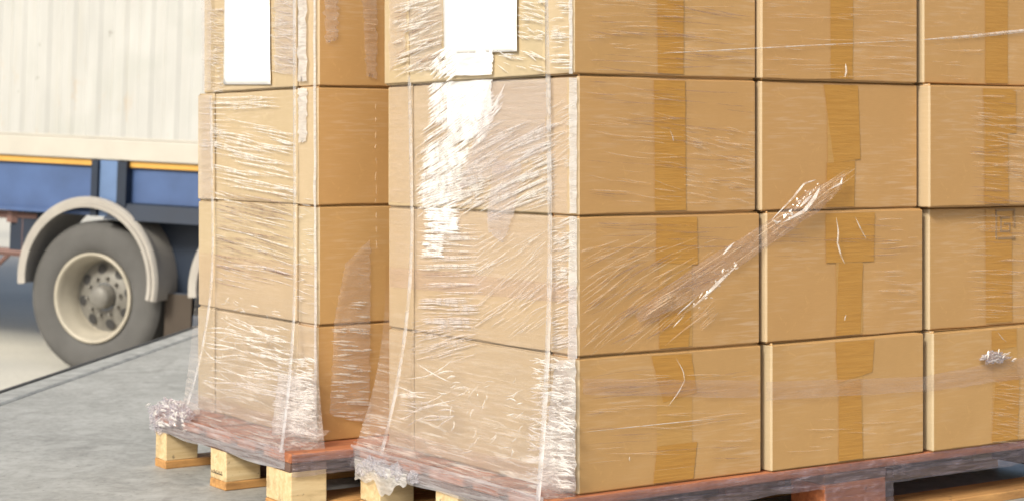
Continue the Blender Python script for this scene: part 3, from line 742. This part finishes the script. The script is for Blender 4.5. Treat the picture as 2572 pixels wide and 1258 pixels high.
for pts, wd_ in ((((1698, 898), (1716, 930), (1720, 955), (1704, 985), (1678, 1020)), .0035), (((1682, 324), (1690, 345), (1692, 356)), .003), (((2124, 160), (2126, 180), (2122, 196)), .007),
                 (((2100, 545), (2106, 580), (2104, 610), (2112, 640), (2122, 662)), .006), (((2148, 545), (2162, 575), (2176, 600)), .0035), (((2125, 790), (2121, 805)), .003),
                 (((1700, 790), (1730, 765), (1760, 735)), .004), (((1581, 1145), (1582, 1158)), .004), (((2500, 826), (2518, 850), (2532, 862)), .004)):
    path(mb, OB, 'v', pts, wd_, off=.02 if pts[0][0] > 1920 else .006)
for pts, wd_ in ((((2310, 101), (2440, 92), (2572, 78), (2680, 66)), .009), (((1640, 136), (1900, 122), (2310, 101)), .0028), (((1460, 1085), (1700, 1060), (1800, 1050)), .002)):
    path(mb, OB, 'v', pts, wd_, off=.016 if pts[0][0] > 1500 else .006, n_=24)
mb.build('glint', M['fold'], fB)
mb = MB()   # overlapping layers on the broad side
patch(mb, OB, 'v', ((1925, 958), (2320, 945), (2322, 982), (1925, 1005)), rag=3, off=.022, n_=14)
patch(mb, OB, 'v', ((2320, 945), (2600, 890), (2600, 945), (2322, 984)), rag=4, off=.023, n_=14)
patch(mb, OB, 'v', ((1465, 950), (1905, 955), (1905, 1000), (1465, 990)), rag=3, off=.006, n_=14)
mb.build('film_layer', M['film_faint'], fB, smooth=True)
# twisted tail of film running diagonally up the broad side
mb = MB()
cl = [(1600, 800, 20), (1680, 752, 60), (1780, 685, 66), (1900, 606, 54), (1985, 548, 52), (2050, 500, 56), (2095, 468, 36), (2122, 440, 10)]
def tw(i, j):
    t = i * (len(cl) - 1); k = min(int(t), len(cl) - 2); s = t - k
    x, y, ww = [cl[k][m_] + (cl[k + 1][m_] - cl[k][m_]) * s for m_ in range(3)]
    dx, dy = cl[k + 1][0] - cl[k][0], cl[k + 1][1] - cl[k][1]; L_ = math.hypot(dx, dy)
    o = (j - .5) * ww * (1 + .25 * noise.noise(Vector((i * 14, 3, j * 2))) * i)
    x += -dy / L_ * o; y += dx / L_ * o
    base = .008 + .012 * min(1, max(0, (i - .45) * 4))
    rope = .014 * max(0, i - .3) * (abs(math.sin(j * 9 + i * 22)) + .7 * noise.noise(Vector((i * 60, j * 8, 1)))) + .0022 * noise.noise(Vector((i * 9, j * 26, 1)))
    off = base + max(-.002, rope); a, z = on_right(OB, x, y, off); return (a, -off, z)
mb.grid(tw, 150, 28); mb.build('twisted_tail', M['film_twist'], fB, smooth=True)
mb = MB()
for k in range(34):
    t = random.uniform(0, .82); i0 = t * (len(cl) - 1); kk = min(int(i0), len(cl) - 2); ss = i0 - kk
    x, y, ww = [cl[kk][m_] + (cl[kk + 1][m_] - cl[kk][m_]) * ss for m_ in range(3)]
    dx, dy = cl[kk + 1][0] - cl[kk][0], cl[kk + 1][1] - cl[kk][1]; L_ = math.hypot(dx, dy); dx /= L_; dy /= L_
    o_ = random.uniform(-.42, .42) * ww; l = random.uniform(50, 130); o2 = o_ * random.uniform(.5, 1.0)
    path(mb, OB, 'v', ((x - dy * o_, y + dx * o_), (x + dx * l - dy * o2, y + dy * l + dx * o2)), random.uniform(.0015, .0045), off=.028 if x > 1880 else .012, n_=8)
mb.build('crease', M['fold_soft'], fB)
mb = MB()  # sparkle of the twist, painted as white slivers
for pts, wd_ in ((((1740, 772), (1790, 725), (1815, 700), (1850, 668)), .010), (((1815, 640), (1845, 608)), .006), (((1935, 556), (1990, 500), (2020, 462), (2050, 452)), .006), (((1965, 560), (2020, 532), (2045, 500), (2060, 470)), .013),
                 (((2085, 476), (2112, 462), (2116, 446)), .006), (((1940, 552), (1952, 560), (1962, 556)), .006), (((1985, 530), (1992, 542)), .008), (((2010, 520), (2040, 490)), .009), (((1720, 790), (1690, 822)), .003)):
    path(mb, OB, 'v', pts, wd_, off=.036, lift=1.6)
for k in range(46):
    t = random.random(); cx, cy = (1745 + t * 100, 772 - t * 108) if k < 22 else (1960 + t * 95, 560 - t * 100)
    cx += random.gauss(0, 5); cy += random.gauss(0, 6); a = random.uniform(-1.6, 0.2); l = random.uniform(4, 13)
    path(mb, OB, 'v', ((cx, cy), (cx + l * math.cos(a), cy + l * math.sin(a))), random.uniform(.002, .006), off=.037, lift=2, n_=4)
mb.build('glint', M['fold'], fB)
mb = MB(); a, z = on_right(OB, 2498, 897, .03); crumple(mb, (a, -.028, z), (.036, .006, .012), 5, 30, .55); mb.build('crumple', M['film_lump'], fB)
mb = MB()  # painted glints of the small crumple
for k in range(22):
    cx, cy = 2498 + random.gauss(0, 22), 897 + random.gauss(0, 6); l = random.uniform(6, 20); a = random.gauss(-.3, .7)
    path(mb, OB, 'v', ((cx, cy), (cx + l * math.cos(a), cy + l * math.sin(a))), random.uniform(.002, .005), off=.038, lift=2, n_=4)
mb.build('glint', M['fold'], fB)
mb = MB()   # faint printed mark on the far right box
for x0, x1, y0, y1 in ((2498, 2502, 528, 600), (2498, 2548, 526, 530), (2544, 2548, 528, 570), (2510, 2535, 545, 549), (2510, 2514, 547, 580), (2510, 2536, 578, 582), (2532, 2536, 560, 582), (2520, 2534, 560, 564), (2504, 2548, 596, 600)):
    P = [on_right(OB, x, y, .006) for x, y in ((x0, y0), (x1, y1))]
    mb.box(P[0][0], P[1][0], -.0088, -.0078, P[1][1], P[0][1])
pm = mb.build('printed_mark', M['ink_faint'], BOX[(1, 2)][0]); q_ = BOX[(1, 2)]; pm.location = (-q_[1], -q_[2], -q_[3])
# film over the middle block and the boards along the broad side
mb = MB()
def bandfn(u0, u1, z0, z1, vv, am):
    return lambda i, j: (u0 + (u1 - u0) * i, vv - .003 - am * abs(noise.noise(Vector((i * 40 * (u1 - u0), j * 12, 5)))), z0 + (z1 - z0) * j + .006 * (1 - j) * noise.noise(Vector((i * 12 * (u1 - u0), 3, 7))))
mb.grid(bandfn(-.085, .68, -.052, .0, -.014, .006), 120, 12)
mb.grid(bandfn(.68, .90, -.125, .0, -.0145, .008), 60, 30)
mb.grid(bandfn(.90, 1.66, -.058, .0, -.014, .006), 120, 12)
FB2 = film('film_over_broad_edge', .10, .55, (10, 60, 110), (.62, .52, .60), .45, .2, .8, (.45, .72))
mb.build('pallet_wrap', FB2, fB, smooth=True)
# torn and bunched film at the corner of the nearer pallet
mb = MB()
for k, (x, y, s) in enumerate(((930, 1165, .020), (960, 1175, .024), (1000, 1185, .020), (1040, 1198, .016), (908, 1180, .015))):
    v, z = on_left(OB, x, y, .094); crumple(mb, (-.094, v, z), (.010, s * 1.25, s * .8), k + 2, 26, .4)
mb.build('bunched_film', M['film_band'], fB)
mb = MB()
def torn(i, j):
    x = 893 + i * 130; yb = 1205 + 22 * noise.noise(Vector((i * 7, 1, 1))) + (28 if .35 < i < .85 else 0) * math.sin((i - .35) / .5 * 3.14159) + i * 14; yt = 1150 + i * 40
    y = yt + (yb - yt) * j; v, z = on_left(OB, x, y, .095); return (-.096 - .006 * abs(noise.noise(Vector((i * 22, j * 9, 2)))), v, z)
mb.grid(torn, 60, 24); mb.build('torn_flap', M['film_corner'], fB, smooth=True)

# ---- stack nearer the truck
fA = thing('stretch_film', OA, 'clear stretch film round the stack nearer the truck, bunched at its pallet\'s far corner', 'film', ANG, 'stretch film round the pallet loads')
skirt(OA, fA, None, (0, .113, .34, .614, .721), (-.09, -.07, .26, .60, .70), (.02, .128, .11, .075, .05), .44, .045, powr=2.1, amp=.004, seed=11)
mb = MB()
folds(mb, OA, 'u', (528, 740, 310, 505), 12, 61, (70, 190), (0.0018, 0.0054), 3)
folds(mb, OA, 'u', (505, 700, 243, 272), 0, 20, (80, 180), (0.0012, 0.0041), 3)
folds(mb, OA, 'u', (502, 575, 285, 380), 2, 30, (40, 80), (0.0012, 0.0034), 3)
folds(mb, OA, 'u', (545, 738, 520, 720), 14, 44, (60, 180), (0.0009, 0.0027), 3)
folds(mb, OA, 'u', (684, 742, 0, 180), 10, 68, (30, 60), (0.0007, 0.0024), 12)
folds(mb, OA, 'u', (527, 562, 20, 232), 3, 102, (22, 38), (0.0007, 0.0020), 10)
folds(mb, OA, 'u', (748, 785, 500, 790), 12, 44, (18, 36), (0.0007, 0.0027), 10)
mb.build('crease', M['fold'], fA)
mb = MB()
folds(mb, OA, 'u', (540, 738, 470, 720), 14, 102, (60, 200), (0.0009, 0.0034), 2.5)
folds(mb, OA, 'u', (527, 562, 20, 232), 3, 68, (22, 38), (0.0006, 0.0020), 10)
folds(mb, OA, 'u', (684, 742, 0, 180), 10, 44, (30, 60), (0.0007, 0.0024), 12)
mb.build('painted_shade_crease', M['fold_dark'], fA)
mb = MB()
for (poly, a_, cnt, ln, wd_, of0, jt) in (((515, 730, 800, 1000), 12, 80, (50, 160), (.0015, .005), .045, 8), ((690, 790, 900, 1090), 6, 190, (25, 75), (.002, .006), .03, 10), ((540, 700, 740, 900), 20, 26, (8, 26), (.0015, .004), .03, 50)):
    folds(mb, OA, 'u', poly, a_, cnt, ln, wd_, jt, off=of0 + .012, wob=.5)
mb.build('crease', M['fold'], fA)
mb = MB()
patch(mb, OA, 'u', ((748, -150), (768, -150), (770, 205), (748, 205)), rag=3, off=.006)
patch(mb, OA, 'u', ((748, 222), (771, 222), (769, 355), (750, 360)), rag=3, off=.006)
patch(mb, OA, 'u', ((786, -150), (792, -150), (796, 1100), (790, 1100)), rag=1, off=.004)
patch(mb, OA, 'u', ((700, 940), (794, 950), (794, 1100), (680, 1095)), rag=5, off=.015)
mb.build('corner_strip', M['film_corner'], fA, smooth=True)  # pale film strips, with the corner highlight painted in
mb = MB()
patch(mb, OA, 'u', ((503, -150), (530, -150), (530, 228), (508, 228)), rag=2, off=.010)
patch(mb, OA, 'u', ((498, 240), (530, 240), (530, 500), (500, 500)), rag=2, off=.010)
patch(mb, OA, 'u', ((690, -150), (744, -150), (744, 190), (690, 180)), rag=3, off=.007)
patch(mb, OA, 'v', ((812, -60), (850, -60), (848, 100), (818, 110)), rag=6, off=.006)
patch(mb, OA, 'v', ((908, -60), (948, -60), (946, 200), (920, 190)), rag=6, off=.006)
patch(mb, OA, 'v', ((868, 660), (930, 600), (930, 810), (838, 812)), rag=3, off=.006)
patch(mb, OA, 'v', ((840, 812), (930, 812), (928, 1060), (828, 1040)), rag=3, off=.007)
mb.build('film_layer', M['film_soft'], fA, smooth=True)  # film edge strips and painted soft glare patches
mb = MB()
sheen = MB()  # broad sheen painted as bright creases
folds(sheen, OA, 'v', (836, 928, 825, 1055), 2, 44, (60, 100), (.002, .006), 3, off=.009, lift=.5)
folds(sheen, OA, 'v', (880, 926, 750, 800), 2, 8, (40, 60), (.002, .005), 3, off=.009, lift=.5)
sheen.build('crease', M['fold'], fA)
folds(mb, OA, 'v', (915, 946, 0, 140), 0, 12, (25, 40), (.0015, .003), 4, off=.008)
for y0 in range(260, 620, 34): path(mb, OA, 'v', ((945, y0), (944 + random.uniform(-3, 3), y0 + random.uniform(12, 28))), .004, off=.008, n_=5)
mb.build('crease', M['fold_soft'], fA)
pleat(fA, OA, (533, 240), (538, 600), (-.10, .585, .0), .012)
pleat(fA, OA, (742, -150), (744, 640), (-.136, -.08, .0), .014)
mb = MB()
for k, (x, y, s) in enumerate(((402, 1040, .030), (425, 1020, .026), (450, 1030, .028), (412, 1062, .026), (470, 1042, .020), (440, 1050, .024), (398, 1072, .016))):
    v, z = on_left(OA, x, y, .125); crumple(mb, (-.125, v, z), (s * .7, s, s * .75), k + 12, 26, .55)
mb.build('bunched_film', M['film_lump'], fA)
mb = MB()  # painted glints over the bunched film
for k in range(40):
    x, y = 430 + random.gauss(0, 24), 1035 + random.gauss(0, 18); l = random.uniform(8, 22); a = random.uniform(-1.5, 1)
    path(mb, OA, 'u', ((x, y), (x + l * math.cos(a), y + l * math.sin(a))), random.uniform(.003, .009), off=.15, lift=2, n_=4)
mb.build('glint', M['fold'], fA)
mb = MB()
mb.grid(bandfn(-.131, .45, -.054, .0, -.119, .006), 100, 12)
mb.build('pallet_wrap', FB2, fA, smooth=True)
